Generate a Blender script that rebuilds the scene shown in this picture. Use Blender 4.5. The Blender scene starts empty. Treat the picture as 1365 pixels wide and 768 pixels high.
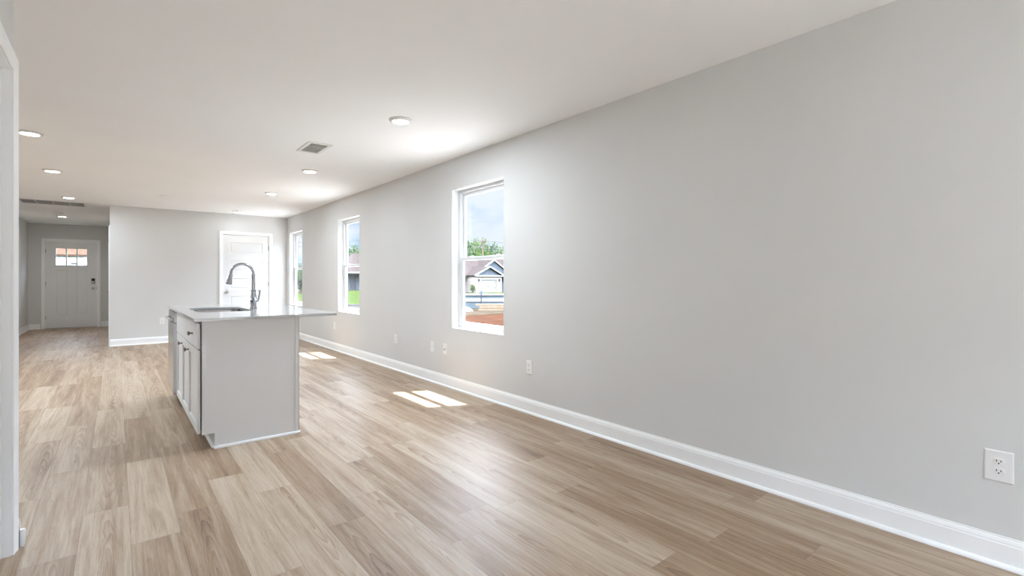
import bpy, bmesh, math, random
from mathutils import Vector, Matrix

random.seed(7)
S = bpy.context.scene
COL = S.collection
PI = math.pi

# ------------------------------------------------------------------ camera, world, sun, exposure
cam_d = bpy.data.cameras.new('camera')
cam_d.sensor_width = 36.0
cam_d.lens = 650.0 / 1365.0 * 36.0
cam_d.shift_y = -0.00857
cam_d.clip_start = 0.05
cam_d.clip_end = 600
cam = bpy.data.objects.new('camera', cam_d)
COL.objects.link(cam)
cam.location = (0, 0, 1.16)
cam.rotation_euler = (math.radians(90), 0, math.radians(-39.06))
S.camera = cam

S.view_settings.view_transform = 'Standard'
S.view_settings.look = 'None'
S.view_settings.gamma = 1.0
S.view_settings.use_curve_mapping = False
S.view_settings.exposure = 1.5
S.cycles.max_bounces = 14
S.cycles.diffuse_bounces = 8
S.cycles.glossy_bounces = 5
S.cycles.transparent_max_bounces = 12
S.cycles.sample_clamp_indirect = 6.0
S.cycles.caustics_reflective = False

SUN_STRENGTH = 11.5
SKY_STRENGTH = 0.37
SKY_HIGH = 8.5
LAMP_W = 10.0          # each recessed disc light of the main room
FOYER_W = 4.0

world = bpy.data.worlds.new('sky')
S.world = world
world.use_nodes = True
wn, wl = world.node_tree.nodes, world.node_tree.links
wn.clear()
w_out = wn.new('ShaderNodeOutputWorld')
w_bg = wn.new('ShaderNodeBackground')
w_tc = wn.new('ShaderNodeTexCoord')
w_sep = wn.new('ShaderNodeSeparateXYZ')
wl.new(w_tc.outputs['Generated'], w_sep.inputs[0])
w_ramp = wn.new('ShaderNodeValToRGB')
w_ramp.color_ramp.elements[0].position = 0.0
w_ramp.color_ramp.elements[0].color = (0.52, 0.74, 1.0, 1)
w_ramp.color_ramp.elements[1].position = 0.55
w_ramp.color_ramp.elements[1].color = (0.26, 0.50, 0.95, 1)
e = w_ramp.color_ramp.elements.new(0.2)
e.color = (0.36, 0.63, 1.0, 1)
wl.new(w_sep.outputs['Z'], w_ramp.inputs['Fac'])
w_map = wn.new('ShaderNodeMapping')
w_map.inputs['Scale'].default_value = (1.0, 1.0, 2.2)
w_map.inputs['Location'].default_value = (0.35, 0.1, 0.0)
wl.new(w_tc.outputs['Generated'], w_map.inputs['Vector'])
w_noise = wn.new('ShaderNodeTexNoise')
w_noise.inputs['Scale'].default_value = 4.2
w_noise.inputs['Detail'].default_value = 7
w_noise.inputs['Roughness'].default_value = 0.55
wl.new(w_map.outputs[0], w_noise.inputs['Vector'])
w_cr = wn.new('ShaderNodeValToRGB')
w_cr.color_ramp.elements[0].position = 0.46
w_cr.color_ramp.elements[1].position = 0.60
w_bias = wn.new('ShaderNodeValToRGB')      # cloud cover by elevation: banked near the horizon, a clear gap, cover above
w_bias.color_ramp.interpolation = 'EASE'
for pos, val in ((0.095, 0.64), (0.175, 0.42), (0.25, 0.43), (0.36, 0.66)):
    e = w_bias.color_ramp.elements.new(pos)
    e.color = (val, val, val, 1)
w_bias.color_ramp.elements[0].color = (0.5, 0.5, 0.5, 1)
w_bias.color_ramp.elements[-1].color = (0.66, 0.66, 0.66, 1)
wl.new(w_sep.outputs['Z'], w_bias.inputs['Fac'])
w_add = wn.new('ShaderNodeMath')
w_add.operation = 'ADD'
wl.new(w_noise.outputs['Fac'], w_add.inputs[0])
wl.new(w_bias.outputs['Color'], w_add.inputs[1])
w_sub = wn.new('ShaderNodeMath')
w_sub.operation = 'SUBTRACT'
w_sub.inputs[1].default_value = 0.5
wl.new(w_add.outputs[0], w_sub.inputs[0])
wl.new(w_sub.outputs[0], w_cr.inputs['Fac'])
w_mix = wn.new('ShaderNodeMix')
w_mix.data_type = 'RGBA'
wl.new(w_cr.outputs['Color'], w_mix.inputs['Factor'])
wl.new(w_ramp.outputs['Color'], w_mix.inputs['A'])
w_mix.inputs['B'].default_value = (0.86, 0.945, 1.08, 1)
wl.new(w_mix.outputs['Result'], w_bg.inputs['Color'])
# bright sky band above the visible elevations, added to light the interior
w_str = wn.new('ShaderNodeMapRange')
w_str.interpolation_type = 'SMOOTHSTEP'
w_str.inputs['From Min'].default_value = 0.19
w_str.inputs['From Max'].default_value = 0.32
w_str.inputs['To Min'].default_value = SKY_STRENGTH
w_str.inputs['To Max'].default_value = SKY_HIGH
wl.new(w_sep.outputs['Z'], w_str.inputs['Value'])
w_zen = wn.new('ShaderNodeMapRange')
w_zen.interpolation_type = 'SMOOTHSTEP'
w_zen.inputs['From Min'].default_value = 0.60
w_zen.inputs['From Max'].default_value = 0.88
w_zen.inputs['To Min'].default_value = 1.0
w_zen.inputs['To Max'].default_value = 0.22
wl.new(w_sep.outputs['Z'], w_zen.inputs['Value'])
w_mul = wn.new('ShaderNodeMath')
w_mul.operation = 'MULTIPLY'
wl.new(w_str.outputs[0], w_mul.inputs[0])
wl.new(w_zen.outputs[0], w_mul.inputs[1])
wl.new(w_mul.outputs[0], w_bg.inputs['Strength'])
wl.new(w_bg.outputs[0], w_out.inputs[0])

sun_d = bpy.data.lights.new('sun', 'SUN')
sun_d.energy = SUN_STRENGTH
sun_d.angle = math.radians(0.53)
sun_d.color = (1.0, 0.965, 0.91)
sun = bpy.data.objects.new('sun', sun_d)
COL.objects.link(sun)
sun.location = (20, -8, 40)
sun.rotation_euler = Vector((-1, 0.39, -2.45)).to_track_quat('-Z', 'Y').to_euler()

# ------------------------------------------------------------------ materials
MATS = {}

def principled(name, color, rough=0.5, metal=0.0, spec=0.5, emit=None, emit_s=0.0):
    m = bpy.data.materials.new(name)
    m.use_nodes = True
    b = m.node_tree.nodes['Principled BSDF']
    b.inputs['Base Color'].default_value = (*color, 1)
    b.inputs['Roughness'].default_value = rough
    b.inputs['Metallic'].default_value = metal
    b.inputs['Specular IOR Level'].default_value = spec
    if emit:
        b.inputs['Emission Color'].default_value = (*emit, 1)
        b.inputs['Emission Strength'].default_value = emit_s
    MATS[name] = m
    return m

def noisy(name, c0, c1, scale=8.0, rough=0.6, metal=0.0, spec=0.5, bump=0.0, bscale=None, stretch=(1, 1, 1), detail=4, lo=0.35, hi=0.65):
    m = principled(name, c0, rough, metal, spec)
    nt = m.node_tree
    b = nt.nodes['Principled BSDF']
    tc = nt.nodes.new('ShaderNodeTexCoord')
    mp = nt.nodes.new('ShaderNodeMapping')
    mp.inputs['Scale'].default_value = stretch
    nt.links.new(tc.outputs['Object'], mp.inputs['Vector'])
    n = nt.nodes.new('ShaderNodeTexNoise')
    n.inputs['Scale'].default_value = scale
    n.inputs['Detail'].default_value = detail
    nt.links.new(mp.outputs[0], n.inputs['Vector'])
    r = nt.nodes.new('ShaderNodeValToRGB')
    r.color_ramp.elements[0].color = (*c0, 1)
    r.color_ramp.elements[1].color = (*c1, 1)
    r.color_ramp.elements[0].position = lo
    r.color_ramp.elements[1].position = hi
    nt.links.new(n.outputs['Fac'], r.inputs['Fac'])
    nt.links.new(r.outputs['Color'], b.inputs['Base Color'])
    if bump:
        n2 = nt.nodes.new('ShaderNodeTexNoise')
        n2.inputs['Scale'].default_value = bscale or scale * 4
        n2.inputs['Detail'].default_value = 3
        nt.links.new(mp.outputs[0], n2.inputs['Vector'])
        bp = nt.nodes.new('ShaderNodeBump')
        bp.inputs['Strength'].default_value = bump
        bp.inputs['Distance'].default_value = 0.002
        nt.links.new(n2.outputs['Fac'], bp.inputs['Height'])
        nt.links.new(bp.outputs['Normal'], b.inputs['Normal'])
    return m

noisy('wall_paint', (0.640, 0.640, 0.632), (0.660, 0.660, 0.652), 1.2, 0.75, spec=0.25, bump=0.05, bscale=160)
noisy('ceiling_paint', (0.885, 0.895, 0.905), (0.905, 0.915, 0.925), 1.0, 0.9, spec=0.15, bump=0.06, bscale=120)
noisy('trim_white', (0.86, 0.87, 0.875), (0.88, 0.89, 0.895), 2.0, 0.38, spec=0.45)
noisy('vinyl_white', (0.64, 0.648, 0.655), (0.66, 0.668, 0.675), 3.0, 0.35)
noisy('cabinet_white', (0.76, 0.77, 0.785), (0.78, 0.79, 0.805), 2.0, 0.42)
noisy('plastic_white', (0.78, 0.78, 0.77), (0.80, 0.80, 0.79), 4.0, 0.35)
noisy('quartz', (0.46, 0.465, 0.465), (0.53, 0.535, 0.535), 40, 0.10, spec=0.55, detail=6)
noisy('chrome', (0.44, 0.44, 0.45), (0.48, 0.48, 0.49), 20, 0.12, metal=1.0)
noisy('stainless', (0.55, 0.55, 0.56), (0.62, 0.62, 0.63), 30, 0.26, metal=1.0, stretch=(1, 1, 30))
noisy('sink_steel', (0.36, 0.35, 0.34), (0.42, 0.41, 0.40), 30, 0.24, metal=1.0)
noisy('dark_nickel', (0.22, 0.21, 0.20), (0.26, 0.25, 0.24), 30, 0.3, metal=1.0)
noisy('satin_nickel', (0.45, 0.43, 0.41), (0.50, 0.48, 0.46), 30, 0.3, metal=1.0)
noisy('appliance_dark', (0.10, 0.085, 0.08), (0.13, 0.11, 0.10), 20, 0.4)
noisy('black_slot', (0.015, 0.015, 0.015), (0.02, 0.02, 0.02), 20, 0.6)
noisy('grille_grey', (0.42, 0.415, 0.41), (0.46, 0.455, 0.45), 6, 0.6)
noisy('duct_shade', (0.07, 0.068, 0.066), (0.09, 0.088, 0.086), 10, 0.8)
noisy('door_paint', (0.76, 0.765, 0.765), (0.78, 0.785, 0.785), 2.0, 0.4)
noisy('lamp_trim', (0.72, 0.715, 0.705), (0.74, 0.735, 0.725), 3.0, 0.5)
principled('lamp_lens', (0.9, 0.9, 0.9), 0.4, emit=(1.0, 0.98, 0.94), emit_s=5.0)
# outdoors
noisy('red_dirt', (0.041, 0.02, 0.013), (0.03, 0.0155, 0.0105), 1.3, 0.95, spec=0.0, detail=8)
noisy('pale_dirt', (0.048, 0.0384, 0.03), (0.0252, 0.021, 0.015), 2.0, 0.95, spec=0.0, detail=8)
noisy('lawn_green', (0.0221, 0.0351, 0.0097), (0.0325, 0.0468, 0.0156), 0.6, 0.95, spec=0.0, detail=8)
noisy('bounce_gravel', (0.42, 0.41, 0.39), (0.34, 0.33, 0.31), 14, 0.95, spec=0.0, detail=8)
noisy('bounce_concrete', (0.52, 0.51, 0.49), (0.47, 0.46, 0.44), 4, 0.9, spec=0.0)
noisy('asphalt', (0.0345, 0.0345, 0.0368), (0.0405, 0.0405, 0.0428), 6, 0.9, spec=0.0)
noisy('concrete', (0.078, 0.075, 0.0708), (0.066, 0.063, 0.06), 3, 0.9, spec=0.0)
noisy('shingle_grey', (0.0315, 0.0263, 0.0263), (0.045, 0.0382, 0.0375), 3, 0.9, spec=0.0, stretch=(1, 1, 4), detail=8)
noisy('shingle_brown', (0.042, 0.0252, 0.0182), (0.077, 0.0525, 0.0406), 9, 0.9, spec=0.0, stretch=(1, 1, 3), detail=6)
noisy('siding_dark', (0.075, 0.085, 0.10), (0.10, 0.11, 0.125), 2, 0.8, spec=0.0)
noisy('siding_pale', (0.50, 0.52, 0.58), (0.54, 0.56, 0.62), 2, 0.8, spec=0.0)
noisy('bark', (0.10, 0.075, 0.055), (0.16, 0.12, 0.09), 6, 0.9, spec=0.0)
noisy('leaf_green', (0.0144, 0.032, 0.0088), (0.052, 0.08, 0.0208), 0.8, 0.8, spec=0.0, detail=5)
noisy('leaf_blue', (0.0128, 0.0288, 0.0144), (0.0336, 0.0576, 0.024), 0.8, 0.8, spec=0.0, detail=5)
noisy('outdoor_white', (0.255, 0.2587, 0.27), (0.2775, 0.2812, 0.2925), 3, 0.7, spec=0.0)
noisy('tarp_white', (0.182, 0.1834, 0.189), (0.14, 0.1435, 0.1505), 1.5, 0.7, spec=0.0)
noisy('panel_teal', (0.085, 0.105, 0.112), (0.10, 0.12, 0.126), 1.5, 0.8, spec=0.0)
noisy('lumber', (0.20, 0.15, 0.105), (0.15, 0.108, 0.074), 4, 0.85, stretch=(1, 6, 6), spec=0.0)
noisy('wire_black', (0.05, 0.05, 0.055), (0.06, 0.06, 0.065), 3, 0.8, spec=0.0)

def brick_mat():
    m = principled('pale_brick', (0.4, 0.35, 0.32), 0.9, spec=0.15)
    nt = m.node_tree
    tc = nt.nodes.new('ShaderNodeTexCoord')
    mp = nt.nodes.new('ShaderNodeMapping')
    mp.inputs['Rotation'].default_value = (PI / 2, 0, 0)
    nt.links.new(tc.outputs['Object'], mp.inputs['Vector'])
    bk = nt.nodes.new('ShaderNodeTexBrick')
    bk.inputs['Color1'].default_value = (0.30, 0.245, 0.215, 1)
    bk.inputs['Color2'].default_value = (0.25, 0.195, 0.17, 1)
    bk.inputs['Mortar'].default_value = (0.36, 0.34, 0.32, 1)
    bk.inputs['Scale'].default_value = 4.0
    nt.links.new(mp.outputs[0], bk.inputs['Vector'])
    nt.links.new(bk.outputs['Color'], nt.nodes['Principled BSDF'].inputs['Base Color'])
brick_mat()

def glass_mat():
    m = bpy.data.materials.new('window_glass')
    m.use_nodes = True
    nt = m.node_tree
    nt.nodes.clear()
    o = nt.nodes.new('ShaderNodeOutputMaterial')
    mx = nt.nodes.new('ShaderNodeMixShader')
    tr = nt.nodes.new('ShaderNodeBsdfTransparent')
    tr.inputs['Color'].default_value = (0.985, 0.99, 0.99, 1)
    gl = nt.nodes.new('ShaderNodeBsdfGlossy')
    gl.inputs['Roughness'].default_value = 0.02
    fr = nt.nodes.new('ShaderNodeLayerWeight')
    pw = nt.nodes.new('ShaderNodeMath')
    pw.operation = 'POWER'
    pw.inputs[1].default_value = 5.0
    nt.links.new(fr.outputs['Facing'], pw.inputs[0])
    ml = nt.nodes.new('ShaderNodeMath')
    ml.operation = 'MULTIPLY_ADD'
    ml.inputs[1].default_value = 0.5
    ml.inputs[2].default_value = 0.025
    nt.links.new(pw.outputs[0], ml.inputs[0])
    nt.links.new(ml.outputs[0], mx.inputs[0])
    nt.links.new(tr.outputs[0], mx.inputs[1])
    nt.links.new(gl.outputs[0], mx.inputs[2])
    nt.links.new(mx.outputs[0], o.inputs[0])
    MATS['window_glass'] = m
glass_mat()

def floor_mat():
    """Vinyl oak planks 0.18 m x 1.22 m running along y, all from object coordinates."""
    m = principled('oak_planks', (0.4, 0.3, 0.2), 0.38, spec=0.5)
    nt = m.node_tree
    N, L = nt.nodes, nt.links
    bsdf = N['Principled BSDF']
    def math_(op, a, b=None, c=None):
        n = N.new('ShaderNodeMath')
        n.operation = op
        for i, v in enumerate((a, b, c)):
            if v is None:
                continue
            if isinstance(v, (int, float)):
                n.inputs[i].default_value = v
            else:
                L.new(v, n.inputs[i])
        return n.outputs[0]
    def comb(x, y, z):
        n = N.new('ShaderNodeCombineXYZ')
        for i, v in enumerate((x, y, z)):
            if isinstance(v, (int, float)):
                n.inputs[i].default_value = v
            else:
                L.new(v, n.inputs[i])
        return n.outputs[0]
    def noise(vec, scale=1.0, detail=3.0, rough=0.5, dist=0.0):
        n = N.new('ShaderNodeTexNoise')
        n.inputs['Scale'].default_value = scale
        n.inputs['Detail'].default_value = detail
        n.inputs['Roughness'].default_value = rough
        n.inputs['Distortion'].default_value = dist
        L.new(vec, n.inputs['Vector'])
        return n.outputs['Fac']
    def white(vec):
        n = N.new('ShaderNodeTexWhiteNoise')
        n.noise_dimensions = '3D'
        L.new(vec, n.inputs['Vector'])
        return n
    tc = N.new('ShaderNodeTexCoord')
    sp = N.new('ShaderNodeSeparateXYZ')
    L.new(tc.outputs['Object'], sp.inputs[0])
    x, y = sp.outputs['X'], sp.outputs['Y']
    W, LEN = 0.18, 1.22
    xr = math_('DIVIDE', math_('ADD', x, 10.03), W)
    row = math_('FLOOR', xr)
    fx = math_('FRACT', xr)
    roff = white(comb(row, 3.7, 1.3)).outputs['Value']
    yr = math_('ADD', math_('DIVIDE', math_('ADD', y, 20.0), LEN), roff)
    col = math_('FLOOR', yr)
    fy = math_('FRACT', yr)
    wn_ = white(comb(row, col, 0.5))
    rnd = wn_.outputs['Value']
    wsp = N.new('ShaderNodeSeparateColor')
    L.new(wn_.outputs['Color'], wsp.inputs[0])
    r1, r2, r3 = wsp.outputs[0], wsp.outputs[1], wsp.outputs[2]
    seed = math_('MULTIPLY', rnd, 57.0)
    # local plank coordinates in metres
    px = math_('MULTIPLY', math_('SUBTRACT', fx, 0.5), W)
    py = math_('MULTIPLY', fy, LEN)
    # broad streaks, fine fibre, short dark pores
    streak = noise(comb(math_('MULTIPLY', px, 15.0), math_('MULTIPLY', py, 0.9), seed), 1.0, 5, 0.6, 1.0)
    fine = noise(comb(math_('MULTIPLY', px, 75.0), math_('MULTIPLY', py, 2.2), seed), 1.0, 4, 0.6, 0.6)
    fibre = noise(comb(math_('MULTIPLY', px, 300.0), math_('MULTIPLY', py, 10.0), seed), 1.0, 3, 0.6)
    pore = math_('MULTIPLY', math_('SMOOTH_MIN', math_('MAXIMUM', math_('SUBTRACT', fibre, 0.58), 0.0), 0.12, 0.02), 2.2)
    # cathedral rings, stretched along the plank, only round the heart of some planks
    warp = noise(comb(math_('MULTIPLY', px, 6.0), math_('MULTIPLY', py, 2.4), seed), 1.0, 3, 0.5)
    cx = math_('ADD', math_('SUBTRACT', px, math_('MULTIPLY', math_('SUBTRACT', r1, 0.5), 0.10)), math_('MULTIPLY', math_('SUBTRACT', warp, 0.5), 0.075))
    cy = math_('MULTIPLY', math_('SUBTRACT', py, math_('MULTIPLY', r2, LEN)), 0.06)
    d = math_('SQRT', math_('ADD', math_('MULTIPLY', cx, cx), math_('MULTIPLY', cy, cy)))
    ring = math_('FRACT', math_('MULTIPLY', math_('POWER', d, 0.8), 62.0))
    ring = math_('POWER', ring, 1.8)
    heart = N.new('ShaderNodeMapRange')
    heart.interpolation_type = 'SMOOTHSTEP'
    heart.inputs['From Min'].default_value = 0.055
    heart.inputs['From Max'].default_value = 0.012
    L.new(math_('ABSOLUTE', cx), heart.inputs['Value'])
    some = math_('GREATER_THAN', math_('FRACT', math_('MULTIPLY', rnd, 7.31)), 0.35)
    ring_amt = math_('MULTIPLY', math_('MULTIPLY', heart.outputs[0], math_('ADD', math_('MULTIPLY', some, 0.8), 0.2)), noise(comb(math_('MULTIPLY', px, 9.0), math_('MULTIPLY', py, 3.5), math_('ADD', seed, 9.0)), 1.0, 3, 0.5))
    # tone value
    v = math_('ADD', math_('ADD', math_('MULTIPLY', r3, 0.24), -0.03), math_('MULTIPLY', streak, 0.84))
    v = math_('ADD', v, math_('MULTIPLY', math_('SUBTRACT', fine, 0.5), 0.55))
    v = math_('ADD', v, math_('MULTIPLY', math_('SUBTRACT', fibre, 0.5), 0.34))
    v = math_('SUBTRACT', v, pore)
    v = math_('SUBTRACT', v, math_('MULTIPLY', ring, math_('MULTIPLY', ring_amt, 0.42)))
    v = math_('ADD', v, 0.06)
    ramp = N.new('ShaderNodeValToRGB')
    cr = ramp.color_ramp
    cr.elements[0].position = 0.14
    cr.elements[0].color = (0.15, 0.092, 0.056, 1)
    cr.elements[1].position = 0.92
    cr.elements[1].color = (0.53, 0.445, 0.36, 1)
    e = cr.elements.new(0.42)
    e.color = (0.30, 0.202, 0.128, 1)
    e = cr.elements.new(0.66)
    e.color = (0.42, 0.327, 0.240, 1)
    L.new(v, ramp.inputs['Fac'])
    # joints
    ex = math_('MINIMUM', fx, math_('SUBTRACT', 1.0, fx))
    ey = math_('MINIMUM', fy, math_('SUBTRACT', 1.0, fy))
    jx = math_('LESS_THAN', math_('MULTIPLY', ex, W), 0.0009)
    jy = math_('LESS_THAN', math_('MULTIPLY', ey, LEN), 0.0009)
    j = math_('MAXIMUM', jx, jy)
    mx = N.new('ShaderNodeMix')
    mx.data_type = 'RGBA'
    L.new(math_('MULTIPLY', j, 0.55), mx.inputs['Factor'])
    L.new(ramp.outputs['Color'], mx.inputs['A'])
    mx.inputs['B'].default_value = (0.10, 0.065, 0.042, 1)
    L.new(mx.outputs['Result'], bsdf.inputs['Base Color'])
    rr = math_('ADD', 0.42, math_('MULTIPLY', fibre, 0.12))
    L.new(rr, bsdf.inputs['Roughness'])
    bp = N.new('ShaderNodeBump')
    bp.inputs['Strength'].default_value = 0.12
    bp.inputs['Distance'].default_value = 0.001
    L.new(math_('SUBTRACT', fibre, j), bp.inputs['Height'])
    L.new(bp.outputs['Normal'], bsdf.inputs['Normal'])
floor_mat()

# ------------------------------------------------------------------ geometry helpers
class MB:
    """Collects shapes; build() links them as ONE mesh object."""
    def __init__(self):
        self.bm = bmesh.new()
    def quad(self, pts):
        return self.bm.faces.new([self.bm.verts.new(p) for p in pts])
    def box(self, x0, y0, z0, x1, y1, z1):
        v = [self.bm.verts.new((x, y, z)) for x in (x0, x1) for y in (y0, y1) for z in (z0, z1)]
        for f in ((0, 1, 3, 2), (4, 6, 7, 5), (0, 4, 5, 1), (2, 3, 7, 6), (0, 2, 6, 4), (1, 5, 7, 3)):
            self.bm.faces.new([v[i] for i in f])
        return self
    def obox(self, c, half, rot):
        M = Matrix.Translation(c) @ rot.to_4x4()
        v = [self.bm.verts.new(M @ Vector((sx * half[0], sy * half[1], sz * half[2]))) for sx in (-1, 1) for sy in (-1, 1) for sz in (-1, 1)]
        for f in ((0, 1, 3, 2), (4, 6, 7, 5), (0, 4, 5, 1), (2, 3, 7, 6), (0, 2, 6, 4), (1, 5, 7, 3)):
            self.bm.faces.new([v[i] for i in f])
        return self
    def frame(self, axis, d0, d1, u0, u1, z0, z1, l, r, b, t):
        """Rectangular ring; axis 'x': depth along x, u along y; axis 'y': depth along y, u along x."""
        for (a, c, e_, f) in ((u0, u0 + l, z0, z1), (u1 - r, u1, z0, z1), (u0 + l, u1 - r, z0, z0 + b), (u0 + l, u1 - r, z1 - t, z1)):
            if f - e_ < 0.0005:
                continue
            if axis == 'x':
                self.box(d0, a, e_, d1, c, f)
            else:
                self.box(a, d0, e_, c, d1, f)
        return self
    def rings(self, rings, cap=True, closed=False):
        rv = [[self.bm.verts.new(p) for p in r] for r in rings]
        n = len(rv[0])
        m = len(rv)
        for i in range(m - 1 + (1 if closed else 0)):
            a, b = rv[i], rv[(i + 1) % m]
            for k in range(n):
                self.bm.faces.new((a[k], a[(k + 1) % n], b[(k + 1) % n], b[k]))
        if cap and not closed:
            self.bm.faces.new(rv[0][::-1])
            self.bm.faces.new(rv[-1])
        return self
    def tube(self, pts, radii, seg=20, cap=True):
        pts = [Vector(p) for p in pts]
        if not hasattr(radii, '__len__'):
            radii = [radii] * len(pts)
        rs = []
        ref = None
        for i, p in enumerate(pts):
            t = (pts[min(i + 1, len(pts) - 1)] - pts[max(i - 1, 0)]).normalized()
            if ref is None:
                ref = t.orthogonal().normalized()
            ref = (ref - t * ref.dot(t)).normalized()
            b = t.cross(ref)
            rs.append([p + (ref * math.cos(2 * PI * k / seg) + b * math.sin(2 * PI * k / seg)) * radii[i] for k in range(seg)])
        return self.rings(rs, cap)
    def lathe(self, origin, axis, prof, seg=32):
        """prof: list of (distance along axis, radius)."""
        o, a = Vector(origin), Vector(axis).normalized()
        u = a.orthogonal().normalized()
        w = a.cross(u)
        rs = [[o + a * h + (u * math.cos(2 * PI * k / seg) + w * math.sin(2 * PI * k / seg)) * max(r, 1e-5) for k in range(seg)] for h, r in prof]
        return self.rings(rs)
    def sweep(self, prof, p0, p1, n):
        """Straight run of a (depth, height) profile from p0 to p1, depth along n."""
        n = Vector(n)
        return self.rings([[Vector(p) + n * d + Vector((0, 0, z)) for d, z in prof] for p in (p0, p1)])
    def prism(self, pts, off):
        off = Vector(off)
        return self.rings([[Vector(p) for p in pts], [Vector(p) + off for p in pts]])
    def build(self, name, mat, parent=None, bevel=0.0, smooth=False, origin=None, seg=2):
        bm = self.bm
        bmesh.ops.recalc_face_normals(bm, faces=bm.faces[:])
        me = bpy.data.meshes.new(name)
        bm.to_mesh(me)
        bm.free()
        o = bpy.data.objects.new(name, me)
        COL.objects.link(o)
        me.materials.append(MATS[mat])
        if parent is not None:
            base = ROOT[parent.name]
            me.transform(Matrix.Translation(-base))
            o.parent = parent
            ROOT[o.name] = base
        elif origin is not None:
            base = Vector(origin)
            me.transform(Matrix.Translation(-base))
            o.location = base
            ROOT[o.name] = base
        else:
            ROOT[o.name] = Vector((0, 0, 0))
        if smooth:
            for p in me.polygons:
                p.use_smooth = True
            try:
                me.set_sharp_from_angle(angle=math.radians(40))
            except Exception:
                pass
        if bevel:
            md = o.modifiers.new('bevel', 'BEVEL')
            md.width = bevel
            md.segments = seg
            md.limit_method = 'ANGLE'
            md.angle_limit = math.radians(40)
            md.harden_normals = False
        return o
ROOT = {}

def tag(o, label=None, cat=None, group=None, kind=None):
    if label:
        o['label'] = label
    if cat:
        o['category'] = cat
    if group:
        o['group'] = group
    if kind:
        o['kind'] = kind
    return o

def empty(name, loc=(0, 0, 0)):
    o = bpy.data.objects.new(name, None)
    o.empty_display_size = 0.1
    o.location = loc
    COL.objects.link(o)
    ROOT[o.name] = Vector(loc)
    return o

def rename(o, name):
    ROOT[name] = ROOT.pop(o.name)
    o.name = name

def copy_tree(o, parent=None):
    c = o.copy()
    COL.objects.link(c)
    if parent is not None:
        c.parent = parent
    for ch in list(o.children):
        copy_tree(ch, c)
    return c

def struct(o, label, cat):
    return tag(o, label, cat, kind='structure')

def wall_along(mb, axis, d0, d1, u0, u1, z0, z1, holes):
    """Wall slab between depths d0..d1, running u0..u1, with rectangular holes (u0,u1,z0,z1)."""
    def bx(a, b, c, d):
        if b - a < 1e-6 or d - c < 1e-6:
            return
        if axis == 'x':
            mb.box(d0, a, c, d1, b, d)
        else:
            mb.box(a, d0, c, b, d1, d)
    cur = u0
    for h in sorted(holes):
        bx(cur, h[0], z0, z1)
        bx(h[0], h[1], z0, h[2])
        bx(h[0], h[1], h[3], z1)
        cur = h[1]
    bx(cur, u1, z0, z1)
    return mb

CASING = [(0.0, 0.0), (0.0, 0.009), (0.006, 0.012), (0.016, 0.011), (0.030, 0.014), (0.046, 0.018), (0.060, 0.018), (0.062, 0.016), (0.062, 0.0)]

def casing(f, u0, u1, z1, prof=CASING):
    """Mitred door casing round an opening; f(u, z, d) -> world point."""
    mb = MB()
    st = []
    for k in range(4):
        ring = []
        for w, d in prof:
            u = u0 - w if k < 2 else u1 + w
            z = 0.0 if k in (0, 3) else z1 + w
            ring.append(f(u, z, d))
        st.append(ring)
    mb.rings(st)
    return mb

BASE = [(0.0, 0.0), (0.027, 0.0), (0.027, 0.006), (0.024, 0.013), (0.018, 0.018), (0.0135, 0.019),
        (0.0135, 0.092), (0.0115, 0.096), (0.0115, 0.103), (0.008, 0.112), (0.0045, 0.117), (0.0045, 0.123), (0.0, 0.123)]

# ------------------------------------------------------------------ room shell
XR, YB, XL, YF, H = 2.78, 10.89, -0.344, 15.64, 2.44
XH0, XH1 = -1.575, -0.087            # entry hall between these
XK, YK = -3.7, 2.98                  # kitchen side wall, corner where the near left wall ends
YREAR = -2.7
GZ = -0.62                           # outdoor ground

fl = MB().box(XK - 0.12, YREAR - 0.12, -0.12, XR + 0.14, YF + 0.14, 0.0)
struct(fl.build('floor', 'oak_planks'), 'light oak plank floor running the length of the room', 'floor')

ce = MB()
ce.box(XK - 0.12, YREAR - 0.4, H, 3.19, YB, H + 0.14)
ce.box(XK - 0.12, YB, H + 0.016, 3.19, YF + 0.4, H + 0.14)
struct(ce.build('ceiling', 'ceiling_paint'), 'smooth off-white ceiling with recessed disc lights', 'ceiling')

WINS = [(3.542, 4.443), (6.985, 7.883), (9.83, 10.72)]
WZ0, WZ1 = 0.637, 2.113
w = wall_along(MB(), 'x', XR, XR + 0.14, YREAR, YF + 0.14, 0, H, [(a, b, WZ0, WZ1) for a, b in WINS])
struct(w.build('wall_right', 'wall_paint'), 'long pale grey wall on the right with three windows', 'wall')

P0, P1 = 1.613, 2.427               # pantry door slab
w = wall_along(MB(), 'y', YB, YB + 0.115, XH1, XR, 0, H, [(P0 - 0.02, P1 + 0.02, 0, 2.055)])
struct(w.build('wall_back', 'wall_paint'), 'pale grey back wall with the white panel door', 'wall')

F0, F1 = -1.282, -0.368             # front door slab
w = wall_along(MB(), 'y', YF, YF + 0.14, XH0 - 0.12, XH1 + 0.115, 0, H + 0.016, [(F0 - 0.02, F1 + 0.02, 0, 2.055)])
struct(w.build('wall_front', 'wall_paint'), 'grey wall round the front door at the end of the entry hall', 'wall')

w = MB().box(XH0 - 0.12, YB, 0, XH0, YF, H + 0.016)
struct(w.build('wall_hall_left', 'wall_paint'), 'grey left wall of the entry hall', 'wall')
HD0, HD1 = 11.03, 11.84             # door on the hall's right wall
w = wall_along(MB(), 'x', XH1, XH1 + 0.115, YB + 0.115, YF, 0, H + 0.016, [(HD0 - 0.02, HD1 + 0.02, 0, 2.055)])
struct(w.build('wall_hall_right', 'wall_paint'), 'right wall of the entry hall, seen edge on', 'wall')

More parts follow.
